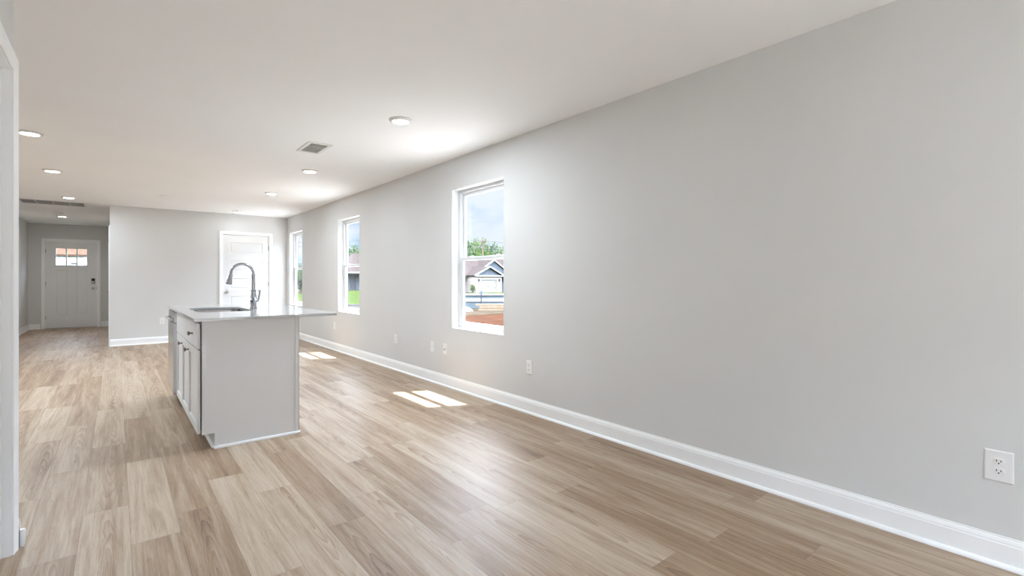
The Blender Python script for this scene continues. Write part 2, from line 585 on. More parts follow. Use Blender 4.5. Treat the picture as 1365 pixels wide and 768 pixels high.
LD0, LD1 = 2.09, 2.905              # doorway in the near left wall
w = wall_along(MB(), 'x', XL - 0.115, XL, YREAR, YK, 0, H, [(LD0 - 0.02, LD1 + 0.02, 0, 2.055)])
struct(w.build('wall_left', 'wall_paint'), 'near left wall ending at the doorway casing', 'wall')
w = MB().box(XK, YK - 0.115, 0, XL - 0.115, YK, H)
struct(w.build('wall_kitchen_near', 'wall_paint'), 'kitchen wall behind the near left corner', 'wall')
w = MB().box(XK - 0.12, YK - 0.115, 0, XK, YB, H)
struct(w.build('wall_kitchen_left', 'wall_paint'), 'kitchen side wall out of view on the left', 'wall')
w = MB().box(XK - 0.12, YB, 0, XH0 - 0.12, YB + 0.115, H)
struct(w.build('wall_kitchen_back', 'wall_paint'), 'kitchen back wall left of the entry hall', 'wall')
w = wall_along(MB(), 'y', YREAR - 0.12, YREAR, XL - 0.115, XR, 0, H, [(0.05, 1.95, 0.0, 2.06)])
struct(w.build('wall_rear', 'wall_paint'), 'wall behind the camera with an added glass patio door', 'wall')

# unseen patio door, added to let daylight in behind the camera
pd = struct(empty('door_5', (1.0, YREAR, 0)), 'white framed sliding glass patio door added behind the camera to let in daylight', 'door')
MB().frame('y', YREAR - 0.12, YREAR - 0.01, 0.05, 1.95, 0.0, 2.06, 0.05, 0.05, 0.04, 0.05).build('door_frame', 'vinyl_white', pd, 0.003)
for k, (a, b, d) in enumerate(((0.10, 1.03, -0.05), (0.97, 1.90, -0.09))):
    q = MB().frame('y', YREAR + d, YREAR + d + 0.03, a, b, 0.04, 2.01, 0.07, 0.07, 0.09, 0.07).build('sliding_panel', 'vinyl_white', pd, 0.003)
    MB().box(a + 0.07, YREAR + d + 0.012, 0.13, b - 0.07, YREAR + d + 0.018, 1.94).build('pane', 'window_glass', q)

# baseboards
def bboard(name, runs, label):
    mb = MB()
    for p0, p1, n in runs:
        mb.sweep(BASE, p0, p1, n)
    struct(mb.build(name, 'trim_white'), label, 'baseboard')
bboard('baseboard_right', [((XR, YREAR, 0), (XR, YB, 0), (-1, 0, 0))], 'white baseboard along the foot of the right wall')
bboard('baseboard_back', [((XH1 - 0.0, YB, 0), (P0 - 0.08, YB, 0), (0, -1, 0)), ((P1 + 0.08, YB, 0), (XR - 0.02, YB, 0), (0, -1, 0))], 'white baseboard along the foot of the back wall')
bboard('baseboard_hall_left', [((XH0, YB, 0), (XH0, YF, 0), (1, 0, 0))], 'white baseboard of the entry hall left wall')
bboard('baseboard_front', [((XH0 + 0.02, YF, 0), (F0 - 0.082, YF, 0), (0, -1, 0)), ((F1 + 0.082, YF, 0), (XH1, YF, 0), (0, -1, 0))], 'white baseboard either side of the front door')
q = MB().sweep(BASE, (XL - 0.115, YK, 0), (XL + 0.020, YK, 0), (0, 1, 0))
q.prism([(XL - 0.115, YK, 0), (XL + 0.033, YK, 0), (XL + 0.037, YK, 0.064), (XL + 0.033, YK, 0.073), (XL - 0.115, YK, 0.073)], (0, 0.020, 0))
struct(q.build('baseboard_left', 'trim_white'), 'end of white baseboard and shoe block at the near left corner', 'baseboard')
bboard('baseboard_kitchen', [((XK, YK, 0), (XK, YB, 0), (1, 0, 0)), ((XK + 0.03, YB, 0), (XH0 - 0.0, YB, 0), (0, -1, 0))], 'white baseboard of the kitchen side and back walls')
bboard('baseboard_left_near', [((XL, YREAR, 0), (XL, LD0 - 0.082, 0), (1, 0, 0))], 'white baseboard of the near left wall behind the camera')

# ------------------------------------------------------------------ door casings
struct(casing(lambda u, z, d: Vector((u, YB - d, z)), P0 - 0.004, P1 + 0.004, 2.036).build('trim_1', 'trim_white'), 'white casing round the five panel door on the back wall', 'trim')
struct(casing(lambda u, z, d: Vector((u, YF - d, z)), F0 - 0.004, F1 + 0.004, 2.050).build('trim_2', 'trim_white'), 'white casing round the front door', 'trim')
struct(casing(lambda u, z, d: Vector((XH1 - d, u, z)), HD0 - 0.004, HD1 + 0.004, 2.036).build('trim_3', 'trim_white'), 'white casing on the hall right wall, seen edge on', 'trim')
WIDE = [(0.0, 0.0), (0.0, 0.009), (0.006, 0.012), (0.012, 0.011), (0.030, 0.014), (0.044, 0.018), (0.056, 0.018), (0.058, 0.016), (0.058, 0.0)]
struct(casing(lambda u, z, d: Vector((XL + d, u, z)), LD0 - 0.004, LD1 + 0.008, 2.040, WIDE).build('trim_4', 'trim_white'), 'white casing of the doorway at the left edge', 'trim')

def jamb(axis, d0, d1, u0, u1, z1, name, label):
    mb = MB()
    mb.frame(axis, d0, d1, u0 - 0.02, u1 + 0.02, 0, z1 + 0.02, 0.018, 0.018, 0.0001, 0.018)
    m = (d0 + d1) / 2
    mb.frame(axis, m - 0.006, m + 0.03, u0 - 0.003, u1 + 0.003, 0, z1 + 0.003, 0.010, 0.010, 0.0001, 0.010)
    struct(mb.build(name, 'trim_white'), label, 'trim')
jamb('x', XL - 0.115, XL, LD0, LD1, 2.035, 'trim_5', 'white jamb inside the doorway at the left edge')

# ------------------------------------------------------------------ windows
def make_window(loc, width, height):
    root = empty('window_1', loc)
    ox, oy, oz = loc                      # inner wall face, jamb with the smaller y, sill height
    W, Hh = width, height
    X = lambda d: ox + d
    MB().frame('x', X(-0.001), X(0.139), oy - 0.001, oy + W + 0.001, oz - 0.001, oz + Hh + 0.001, 0.008, 0.008, 0.008, 0.008).build('reveal', 'vinyl_white', root, 0.0015)
    fr = MB()
    a, b, c, d = oy + 0.007, oy + W - 0.007, oz + 0.007, oz + Hh - 0.007
    fr.frame('x', X(0.082), X(0.139), a, b, c, d, 0.034, 0.034, 0.026, 0.030)
    fr.frame('x', X(0.076), X(0.083), a, b, c, d, 0.012, 0.012, 0.012, 0.012)
    fr.build('window_frame', 'vinyl_white', root, 0.002)
    mid = oz + 0.735
    ls = MB().frame('x', X(0.088), X(0.112), a + 0.032, b - 0.032, c + 0.024, mid + 0.022, 0.044, 0.044, 0.040, 0.036)
    ls.box(X(0.080), a + 0.10, c + 0.046, X(0.089), b - 0.10, c + 0.054)
    lso = ls.build('lower_sash', 'vinyl_white', root, 0.0025)
    MB().box(X(0.098), a + 0.075, c + 0.063, X(0.104), b - 0.075, mid - 0.013).build('pane', 'window_glass', lso)
    lk = MB()
    for yy in (oy + 0.22, oy + W - 0.22):
        lk.box(X(0.090), yy - 0.025, mid + 0.0215, X(0.108), yy + 0.025, mid + 0.031)
    lk.build('sash_lock', 'plastic_white', lso, 0.002)
    us = MB().frame('x', X(0.113), X(0.137), a + 0.032, b - 0.032, mid - 0.014, d - 0.028, 0.040, 0.040, 0.034, 0.036)
    uso = us.build('upper_sash', 'vinyl_white', root, 0.0025)
    MB().box(X(0.122), a + 0.071, mid + 0.019, X(0.128), b - 0.071, d - 0.063).build('pane', 'window_glass', uso)
    return root
w1 = make_window((XR, WINS[0][0], WZ0), 0.900, WZ1 - WZ0)
struct(w1, 'nearest white framed sash window on the right wall, showing a garage outside', 'window')
for i in (1, 2):
    c = copy_tree(w1)
    c.name = 'window_%d' % (i + 1)
    c.location = (XR, WINS[i][0], WZ0)
    c['label'] = ('middle white framed sash window on the right wall, just right of the island worktop',
                  'farthest white framed sash window on the right wall, next to the back corner')[i - 1]

# ------------------------------------------------------------------ doors
def panel_inset(mb, axis_y, face, x0, x1, z0, z1, depth=0.008, lip=0.022):
    """Recessed moulding ring of a raised panel on a door face at y = face (facing -y)."""
    o = [(x0, z0), (x1, z0), (x1, z1), (x0, z1)]
    def ring(ins, d):
        return [Vector((x0 + ins, face + d, z0 + ins)), Vector((x1 - ins, face + d, z0 + ins)), Vector((x1 - ins, face + d, z1 - ins)), Vector((x0 + ins, face + d, z1 - ins))]
    return ring

def panelled_door(mb, x0, x1, z0, z1, face, thick, panels, holes=()):
    """Door slab facing -y: front face is a grid with recessed, raised-field panels; closed back."""
    xs = sorted({x0, x1, *[p[0] for p in panels], *[p[1] for p in panels], *[h[0] for h in holes], *[h[1] for h in holes]})
    zs = sorted({z0, z1, *[p[2] for p in panels], *[p[3] for p in panels], *[h[2] for h in holes], *[h[3] for h in holes]})
    def inside(cx, cz, L):
        return any(a < cx < b and c < cz < d for a, b, c, d in L)
    for i in range(len(xs) - 1):
        for k in range(len(zs) - 1):
            cx, cz = (xs[i] + xs[i + 1]) / 2, (zs[k] + zs[k + 1]) / 2
            hole = inside(cx, cz, holes)
            if not hole and not inside(cx, cz, panels):
                mb.quad([(xs[i], face, zs[k]), (xs[i + 1], face, zs[k]), (xs[i + 1], face, zs[k + 1]), (xs[i], face, zs[k + 1])])
            if not hole:
                mb.quad([(xs[i], face + thick, zs[k]), (xs[i], face + thick, zs[k + 1]), (xs[i + 1], face + thick, zs[k + 1]), (xs[i + 1], face + thick, zs[k])])
    def ring(p, ins, d):
        a, b, c, e_ = p
        return [(a + ins, face + d, c + ins), (b - ins, face + d, c + ins), (b - ins, face + d, e_ - ins), (a + ins, face + d, e_ - ins)]
    for p in panels:
        mb.rings([ring(p, 0, 0), ring(p, 0.006, 0.007), ring(p, 0.016, 0.009), ring(p, 0.030, 0.003)], cap=False)
        mb.quad(ring(p, 0.030, 0.003))
    for p in [(x0, x1, z0, z1), *holes]:
        mb.rings([ring(p, 0, 0), ring(p, 0, thick)], cap=False)
    return mb

def knob_set(name, x, y, z, parent, axis=(0, -1, 0), mat='satin_nickel'):
    return MB().lathe((x, y, z), axis, [(0, 0.031), (0.006, 0.031), (0.009, 0.026), (0.010, 0.012), (0.028, 0.011), (0.032, 0.018), (0.040, 0.027), (0.050, 0.029), (0.058, 0.024), (0.062, 0.012)], 28).build(name, mat, parent, smooth=True)

def hinges(x, face, zs, parent):
    for z in zs:
        MB().tube([(x, face - 0.004, z - 0.045), (x, face - 0.004, z + 0.045)], 0.007, 12).box(x - 0.014, face - 0.001, z - 0.044, x + 0.014, face + 0.001, z + 0.044).build('hinge', 'satin_nickel', parent)

# five panel door on the back wall
d1 = struct(empty('door_1', ((P0 + P1) / 2, YB, 0)), 'white five panel interior door on the back wall behind the tap', 'door')
MB().frame('y', YB, YB + 0.115, P0 - 0.02, P1 + 0.02, 0, 2.055, 0.018, 0.018, 0.0001, 0.018).build('door_jamb', 'trim_white', d1)
pz = [(1.675 - 0.352 * k, 1.882 - 0.352 * k) for k in range(5)]
panelled_door(MB(), P0, P1, 0.012, 2.032, YB + 0.012, 0.035, [(P0 + 0.118, P1 - 0.118, a, b) for a, b in pz]).build('door_slab', 'door_paint', d1)
knob_set('door_knob', 1.674, YB + 0.012, 0.912, d1)
hinges(P1 + 0.001, YB + 0.012, (1.79, 1.065, 0.25), d1)

# front door
d2 = struct(empty('door_2', ((F0 + F1) / 2, YF, 0)), 'grey-white front door with three small panes at the end of the hall', 'door')
MB().frame('y', YF, YF + 0.14, F0 - 0.02, F1 + 0.02, 0, 2.055, 0.018, 0.018, 0.0001, 0.018).build('door_jamb', 'trim_white', d2)
GL = (-1.112, -0.540, 1.480, 1.900)
FF = YF + 0.02
panelled_door(MB(), F0, F1, 0.02, 2.045, FF, 0.044, [(-1.098, -0.900, 0.30, 1.392), (-0.745, -0.547, 0.30, 1.392)], [GL]).build('door_slab', 'door_paint', d2)
lf = MB()
lf.frame('y', FF - 0.010, FF + 0.054, GL[0] - 0.018, GL[1] + 0.018, GL[2] - 0.018, GL[3] + 0.018, 0.030, 0.030, 0.030, 0.030)
for k in (1, 2):
    xm = GL[0] + (GL[1] - GL[0]) * k / 3
    lf.box(xm - 0.013, FF - 0.006, GL[2], xm + 0.013, FF + 0.05, GL[3])
lfo = lf.build('lite_frame', 'door_paint', d2, 0.003)
MB().box(GL[0] + 0.01, FF + 0.018, GL[2] + 0.01, GL[1] - 0.01, FF + 0.024, GL[3] - 0.01).build('pane', 'window_glass', lfo)
MB().box(F0 - 0.01, YF - 0.03, 0.0, F1 + 0.01, YF + 0.06, 0.019).build('threshold', 'satin_nickel', d2, 0.004)
kp = MB().box(-0.474, FF - 0.026, 1.045, -0.398, FF + 0.001, 1.185).build('keypad_lock', 'satin_nickel', d2, 0.01)
MB().box(-0.466, FF - 0.029, 1.115, -0.406, FF - 0.025, 1.178).build('keypad', 'black_slot', kp, 0.003)
MB().lathe((-0.436, FF - 0.025, 1.082), (0, -1, 0), [(0, 0.024), (0.006, 0.024), (0.009, 0.018)], 24).build('lock_cylinder', 'chrome', kp, smooth=True)
knob_set('door_knob', -0.436, FF, 0.938, d2)
hinges(F0 - 0.001, FF, (1.82, 1.06, 0.26), d2)
MB().box(F1 - 0.006, FF - 0.0015, 0.90, F1 + 0.006, FF + 0.002, 0.98).build('strike_plate', 'dark_nickel', d2)

# door on the hall's right wall (only its lever shows past the corner)
d3 = struct(empty('door_3', (XH1, (HD0 + HD1) / 2, 0)), 'white door on the hall right wall, only its lever showing past the corner', 'door')
MB().box(XH1 + 0.012, HD0, 0.012, XH1 + 0.047, HD1, 2.032).build('door_slab', 'door_paint', d3, 0.003)
MB().frame('x', XH1, XH1 + 0.115, HD0 - 0.02, HD1 + 0.02, 0, 2.055, 0.018, 0.018, 0.0001, 0.018).build('door_jamb', 'trim_white', d3)
MB().lathe((XH1 + 0.012, 11.77, 0.925), (-1, 0, 0), [(0, 0.031), (0.006, 0.031), (0.009, 0.012), (0.05, 0.011), (0.055, 0.009)], 24).tube([(XH1 - 0.042, 11.775, 0.925), (XH1 - 0.045, 11.70, 0.925), (XH1 - 0.043, 11.66, 0.925)], [0.009, 0.009, 0.007], 14).build('door_lever', 'satin_nickel', d3, smooth=True)

# unseen door added to close the doorway at the left edge and block light
d4 = struct(empty('door_4', (XL, (LD0 + LD1) / 2, 0)), 'unseen white door added in the doorway at the left edge to block light', 'door')
MB().box(XL - 0.112, LD0, 0.012, XL - 0.077, LD1, 2.032).build('door_slab', 'door_paint', d4, 0.003)
knob_set('door_knob', XL - 0.077, LD0 + 0.07, 0.92, d4, (1, 0, 0))

# ------------------------------------------------------------------ island: cabinets, end panels, dishwasher
IX0, IX1 = 0.450, 1.065             # end panel front edge, back of island
IY0, IY1 = 3.875, 5.935
TOP = 0.876
DF = 0.424                          # cabinet door faces (facing -x)

def shaker(mb, y0, y1, z0, z1, x=DF, t=0.018, rail=0.056):
    mb.frame('x', x, x + t, y0, y1, z0, z1, rail, rail, rail, rail)
    mb.box(x + 0.010, y0 + rail - 0.002, z0 + rail - 0.002, x + t, y1 - rail + 0.002, z1 - rail + 0.002)
    return mb

def cab_knob(parent, y, z, x=DF):
    return MB().lathe((x, y, z), (-1, 0, 0), [(0, 0.008), (0.002, 0.008), (0.004, 0.005), (0.016, 0.005), (0.020, 0.012), (0.025, 0.0155), (0.029, 0.0150), (0.032, 0.008)], 20).build('knob', 'dark_nickel', parent, smooth=True)

def carcass(name, y0, y1, label):
    t = tag(empty(name, ((DF + IX1) / 2, (y0 + y1) / 2, 0)), label, 'cabinet')
    cb = MB()
    cb.box(DF + 0.027, y0, 0.105, IX1 - 0.014, y0 + 0.018, TOP)
    cb.box(DF + 0.027, y1 - 0.018, 0.105, IX1 - 0.014, y1, TOP)
    cb.box(DF + 0.027, y0 + 0.018, 0.105, IX1 - 0.014, y1 - 0.018, 0.123)
    cb.box(IX1 - 0.026, y0 + 0.018, 0.123, IX1 - 0.014, y1 - 0.018, TOP)
    cb.build('carcass', 'cabinet_white', t)
    MB().frame('x', DF + 0.0265, DF + 0.045, y0, y1, 0.105, TOP, 0.035, 0.035, 0.035, 0.035).box(DF + 0.0265, y0 + 0.035, 0.672, DF + 0.045, y1 - 0.035, 0.70).build('face_frame', 'cabinet_white', t)
    MB().box(DF + 0.098, y0, 0.0, DF + 0.112, y1, 0.105).build('toe_kick', 'cabinet_white', t)
    return t

YA, YM, YS, YD = 3.892, 4.425, 4.880, 5.335
cabA = carcass('base_cabinet', YA, YM, 'white base cabinet at the near end of the island, with a knobbed drawer')
o = MB().box(DF, YA + 0.002, 0.688, DF + 0.018, YM - 0.004, 0.858).build('drawer', 'cabinet_white', cabA, 0.002)
cab_knob(o, (YA + YM) / 2 - 0.01, 0.775)
o = shaker(MB(), YA + 0.002, YM - 0.004, 0.112, 0.678).build('door', 'cabinet_white', cabA, 0.0015)
cab_knob(o, YM - 0.034, 0.632)
cabB = carcass('sink_cabinet', YM, YD, 'white sink cabinet between the near cabinet and the dishwasher')
MB().box(DF, YM + 0.004, 0.688, DF + 0.018, YD - 0.004, 0.858).build('false_front', 'cabinet_white', cabB, 0.002)
o = shaker(MB(), YM + 0.004, YS - 0.002, 0.112, 0.678).build('door', 'cabinet_white', cabB, 0.0015)
cab_knob(o, YS - 0.032, 0.632)
o = shaker(MB(), YS + 0.002, YD - 0.004, 0.112, 0.678).build('door', 'cabinet_white', cabB, 0.0015)

# dishwasher
dw = tag(empty('dishwasher', (0.72, (YD + IY1) / 2, 0)), 'stainless dishwasher at the far end of the island', 'dishwasher')
MB().box(DF + 0.022, YD + 0.004, 0.10, IX1 - 0.05, IY1 - 0.024, 0.866).build('tub', 'appliance_dark', dw)
MB().box(0.400, YD + 0.006, 0.115, DF + 0.021, IY1 - 0.024, 0.760).build('door', 'stainless', dw, 0.004)
MB().box(0.404, YD + 0.006, 0.764, DF + 0.021, IY1 - 0.024, 0.864).build('control_panel', 'stainless', dw, 0.004)
hd = MB().tube([(0.384, YD + 0.04, 0.792), (0.384, IY1 - 0.06, 0.792)], 0.010, 14)
for yy in (YD + 0.055, IY1 - 0.075):
    hd.box(0.386, yy - 0.012, 0.783, 0.405, yy + 0.012, 0.801)
hd.build('handle', 'stainless', dw, smooth=True)
MB().box(DF + 0.07, YD + 0.004, 0.0, DF + 0.085, IY1 - 0.024, 0.10).build('toe_kick', 'appliance_dark', dw)

# end and back panels
def end_panel_pts(y):
    return [(IX0, y, TOP), (IX0, y, 0.107), (IX0 + 0.072, y, 0.107), (IX0 + 0.072, y, 0.0), (IX1, y, 0.0), (IX1, y, TOP)]
ip = tag(empty('island_end_panel', (0.76, IY0, 0)), 'white end panel of the island facing the camera, notched at the toe kick', 'panel')
MB().prism(end_panel_pts(IY0), (0, 0.016, 0)).build('panel', 'cabinet_white', ip, 0.001)
MB().box(IX0 - 0.002, IY0 - 0.006, 0.107, IX0 + 0.022, IY0 + 0.0005, TOP - 0.001).build('edge_trim', 'cabinet_white', ip, 0.0015)
MB().box(IX1 - 0.020, IY0 - 0.006, 0.0, IX1 + 0.006, IY0 + 0.0005, TOP - 0.001).box(IX1, IY0 - 0.006, 0.0, IX1 + 0.006, IY0 + 0.016, TOP - 0.001).build('corner_trim', 'cabinet_white', ip, 0.0015)
MB().box(IX0 + 0.072, IY0 - 0.006, 0.018, IX0 + 0.088, IY0 + 0.0005, 0.107).build('edge_trim', 'cabinet_white', ip, 0.0015)
SH = [(0.0, 0.0), (0.013, 0.0), (0.013, 0.008), (0.009, 0.016), (0.003, 0.019), (0.0, 0.019)]
MB().sweep(SH, (IX0 + 0.068, IY0 - 0.001, 0), (IX1 + 0.014, IY0 - 0.001, 0), (0, -1, 0)).build('shoe_molding', 'trim_white', ip)
ib = tag(empty('island_back_panel', (IX1, 4.9, 0)), 'white back panel under the worktop overhang, facing the windows', 'panel')
MB().box(IX1 - 0.012, IY0 + 0.017, 0.0, IX1, IY1 - 0.019, TOP).build('panel', 'cabinet_white', ib)
MB().sweep(SH, (IX1, IY0 + 0.017, 0), (IX1, IY1 - 0.019, 0), (1, 0, 0)).build('shoe_molding', 'trim_white', ib)
ie = MB().prism(end_panel_pts(IY1 - 0.018), (0, 0.016, 0)).build('island_far_panel', 'cabinet_white', None, 0.001, origin=(0.76, IY1, 0))
tag(ie, 'white end panel closing the far end of the island past the dishwasher', 'panel')
kt = MB().sweep(SH, (DF + 0.0975, IY0 + 0.017, 0), (DF + 0.0975, YD, 0), (-1, 0, 0)).build('toe_molding', 'trim_white', None, origin=(IX0 + 0.072, 4.6, 0))
tag(kt, 'narrow white moulding along the toe kick under the island doors', 'moulding')

# quartz worktop with a rounded sink cut-out
CX0, CX1, CY0, CY1, CZ0, CZ1 = 0.398, 1.348, 3.845, 5.955, 0.876, 0.896
SX0, SX1, SY0, SY1 = 0.505, 0.900, 4.54, 5.27
def rrect(x0, x1, y0, y1, r, z, n=8):
    pts = []
    for cx, cy, a0 in ((x1 - r, y1 - r, 0), (x0 + r, y1 - r, 90), (x0 + r, y0 + r, 180), (x1 - r, y0 + r, 270)):
        for k in range(n + 1):
            a = math.radians(a0 + 90 * k / n)
            pts.append((cx + r * math.cos(a), cy + r * math.sin(a), z))
    return pts
wt = MB()
def loop_edges(bm, pts):
    vs = [bm.verts.new(p) for p in pts]
    return [bm.edges.new((vs[i], vs[(i + 1) % len(vs)])) for i in range(len(vs))]
ed = loop_edges(wt.bm, rrect(CX0, CX1, CY0, CY1, 0.006, CZ1, 3)) + loop_edges(wt.bm, rrect(SX0, SX1, SY0, SY1, 0.07, CZ1))
r = bmesh.ops.triangle_fill(wt.bm, use_beauty=True, use_dissolve=False, edges=ed)
faces = [f for f in r['geom'] if isinstance(f, bmesh.types.BMFace)]
ex = bmesh.ops.extrude_face_region(wt.bm, geom=faces)
bmesh.ops.translate(wt.bm, verts=[v for v in ex['geom'] if isinstance(v, bmesh.types.BMVert)], vec=(0, 0, CZ0 - CZ1))
wto = wt.build('worktop', 'quartz', None, 0.0015, origin=((CX0 + CX1) / 2, (CY0 + CY1) / 2, CZ0))
tag(wto, 'pale speckled quartz worktop covering the whole island', 'worktop')

# undermount sink
sk = tag(empty('kitchen_sink', ((SX0 + SX1) / 2, (SY0 + SY1) / 2, 0.67)), 'stainless undermount sink set into the island worktop', 'sink')
rings_ = [rrect(SX0 - 0.025, SX1 + 0.025, SY0 - 0.025, SY1 + 0.025, 0.09, 0.8755),
          rrect(SX0 - 0.006, SX1 + 0.006, SY0 - 0.006, SY1 + 0.006, 0.076, 0.8755),
          rrect(SX0 - 0.004, SX1 + 0.004, SY0 - 0.004, SY1 + 0.004, 0.074, 0.868),
          rrect(SX0 + 0.006, SX1 - 0.006, SY0 + 0.006, SY1 - 0.006, 0.066, 0.70),
          rrect(SX0 + 0.020, SX1 - 0.020, SY0 + 0.020, SY1 - 0.020, 0.055, 0.682),
          rrect(SX0 + 0.12, SX1 - 0.12, SY0 + 0.25, SY1 - 0.25, 0.05, 0.676)]
sb = MB().rings(rings_, cap=False)
sb.bm.faces.new([sb.bm.verts.new(p) for p in rings_[-1]])
bmesh.ops.remove_doubles(sb.bm, verts=sb.bm.verts[:], dist=1e-5)
sbo = sb.build('basin', 'sink_steel', sk, smooth=True)
MB().lathe(((SX0 + SX1) / 2, (SY0 + SY1) / 2, 0.676), (0, 0, 1), [(0, 0.045), (0.003, 0.045), (0.004, 0.036), (0.001, 0.030), (0.001, 0.001)], 28).build('drain', 'chrome', sk, smooth=True)

# tap
FX, FY = 0.958, 4.870
ft = tag(empty('kitchen_faucet', (FX, FY, CZ1)), 'tall chrome gooseneck pull-down tap behind the sink', 'faucet')
MB().lathe((FX, FY, CZ1), (0, 0, 1), [(0, 0.030), (0.005, 0.030), (0.009, 0.026), (0.030, 0.0245), (0.05, 0.0255), (0.064, 0.0265), (0.07, 0.0285), (0.078, 0.0285), (0.083, 0.0255), (0.115, 0.0235), (0.140, 0.0205), (0.152, 0.0185), (0.156, 0.0225), (0.166, 0.0225), (0.170, 0.018)], 32).build('body', 'chrome', ft, smooth=True)
R_ = 0.089
zc = 1.207
arc = [(FX, FY, 1.060), (FX, FY, 1.12), (FX, FY, 1.17), (FX, FY, zc)]
arc += [(FX - R_ + R_ * math.cos(a), FY, zc + R_ * math.sin(a)) for a in [math.radians(k) for k in range(9, 172, 9)]]
arc.append((FX - 2 * R_ + 0.0005, FY, zc - 0.005))
arc.append((FX - 2 * R_ - 0.003, FY, zc - 0.020))
MB().tube(arc, 0.0115, 20).build('gooseneck', 'chrome', ft, smooth=True)
MB().lathe((FX, FY, 1.064), (0, 0, 1), [(0, 0.0155), (0.125, 0.0150), (0.128, 0.0165), (0.140, 0.0165), (0.143, 0.012)], 28).build('sleeve', 'chrome', ft, smooth=True)
hp, hdv = Vector((FX - 2 * R_ - 0.001, FY, zc - 0.008)), Vector((-0.20, 0, -0.98))
MB().lathe(hp, hdv, [(0, 0.0150), (0.004, 0.0165), (0.012, 0.0165), (0.016, 0.0150), (0.035, 0.0165), (0.058, 0.0225), (0.074, 0.0240), (0.082, 0.0235), (0.086, 0.018), (0.086, 0.001)], 28).build('spray_head', 'chrome', ft, smooth=True)
lv = MB().lathe((FX + 0.018, FY, CZ1 + 0.074), (1, 0, 0), [(0, 0.015), (0.020, 0.015), (0.024, 0.012)], 20)
lv.tube([(FX + 0.036, FY, CZ1 + 0.070), (FX + 0.043, FY - 0.004, CZ1 + 0.100), (FX + 0.049, FY - 0.006, CZ1 + 0.135), (FX + 0.050, FY - 0.006, CZ1 + 0.168)], [0.0085, 0.0075, 0.008, 0.010], 14)
lv.build('lever', 'chrome', ft, smooth=True)

# ------------------------------------------------------------------ outlets and wall plates
# local frame: plate face looks along -x, width along y, z up, origin at the wall surface, plate centre
def make_plate(width=0.074, height=0.118):
    t = empty('wall_outlet', (0, 0, 0))
    a, b = width / 2, height / 2
    mb = MB().rings([[(0, -a, -b), (0, a, -b), (0, a, b), (0, -a, b)],
                     [(-0.003, -a, -b), (-0.003, a, -b), (-0.003, a, b), (-0.003, -a, b)],
                     [(-0.006, -a + 0.004, -b + 0.004), (-0.006, a - 0.004, -b + 0.004), (-0.006, a - 0.004, b - 0.004), (-0.006, -a + 0.004, b - 0.004)]])
    mb.build('cover_plate', 'plastic_white', t)
    return t
def add_receptacles(t):
    for s in (1, -1):
        z0 = 0.0195 * s
        pts = []
        for k in range(32):
            an = 2 * PI * k / 32
            pts.append((0.0172 * math.cos(an), max(-0.0125, min(0.0125, 0.0172 * math.sin(an)))))
        r_ = MB().rings([[(-0.0055, py, z0 + pz_) for py, pz_ in pts], [(-0.0085, py, z0 + pz_) for py, pz_ in pts], [(-0.0090, py * 0.95, z0 + pz_ * 0.95) for py, pz_ in pts]]).build('receptacle', 'plastic_white', t)
        sl = MB()
        sl.box(-0.0094, 0.0050, z0 - 0.001, -0.0085, 0.0078, z0 + 0.0075)
        sl.box(-0.0094, -0.0078, z0 - 0.001, -0.0085, -0.0050, z0 + 0.0065)
        sl.lathe((-0.0085, 0.0, z0 - 0.0068), (-1, 0, 0), [(0, 0.0028), (0.0009, 0.0028)], 12)
        sl.build('slots', 'black_slot', r_)
    MB().lathe((-0.0055, 0, 0), (-1, 0, 0), [(0, 0.0035), (0.001, 0.0033), (0.0015, 0.001)], 14).build('screw', 'plastic_white', t)
G_OUT = 'white outlets above the baseboards'
big = make_plate(0.086, 0.126)
add_receptacles(big)
big.location = (XR, 0.291, 0.402)
tag(big, 'large white duplex outlet on the right wall closest to the camera', 'outlet', G_OUT)
std = make_plate()
add_receptacles(std)
std.location = (XR, 3.185, 0.396)
tag(std, 'white duplex outlet on the right wall just right of the nearest window', 'outlet', G_OUT)
c = copy_tree(std)
c.location = (XR, 5.785, 0.398)
tag(c, 'white outlet on the right wall midway between the nearest and middle windows', 'outlet', G_OUT)
c = copy_tree(std)
c.location = (XR, 8.04, 0.400)
tag(c, 'white outlet on the right wall under the overhanging tip of the worktop', 'outlet', G_OUT)
c = copy_tree(std)
c.location = (0.642, YB, 0.398)
c.rotation_euler = (0, 0, PI / 2)
tag(c, 'white outlet on the back wall just left of the island', 'outlet', G_OUT)
c = copy_tree(std)
c.location = (XH0, 13.96, 0.40)
c.rotation_euler = (0, 0, PI)
tag(c, 'white outlet low on the left wall of the entry hall', 'outlet', G_OUT)
cx_ = make_plate()
rename(cx_, 'cable_plate')
cx_.location = (XR, 4.58, 0.399)
tag(cx_, 'white wall plate with one dark cable jack, below the nearest window', 'wall plate', 'white low voltage plates')
MB().lathe((-0.0055, 0, 0.0), (-1, 0, 0), [(0, 0.0065), (0.004, 0.0065), (0.004, 0.0048), (0.012, 0.0048), (0.012, 0.001)], 16).build('cable_jack', 'dark_nickel', cx_, smooth=True)
bl = make_plate()
rename(bl, 'blank_plate')
bl.location = (XR, 4.855, 0.399)
tag(bl, 'plain white wall plate without sockets, left of the cable jack plate', 'wall plate', 'white low voltage plates')
MB().rings([[(-0.0055, s * 0.0165, q * 0.033) for s, q in ((-1, -1), (1, -1), (1, 1), (-1, 1))], [(-0.0085, s * 0.0160, q * 0.0325) for s, q in ((-1, -1), (1, -1), (1, 1), (-1, 1))]]).build('insert', 'plastic_white', bl)

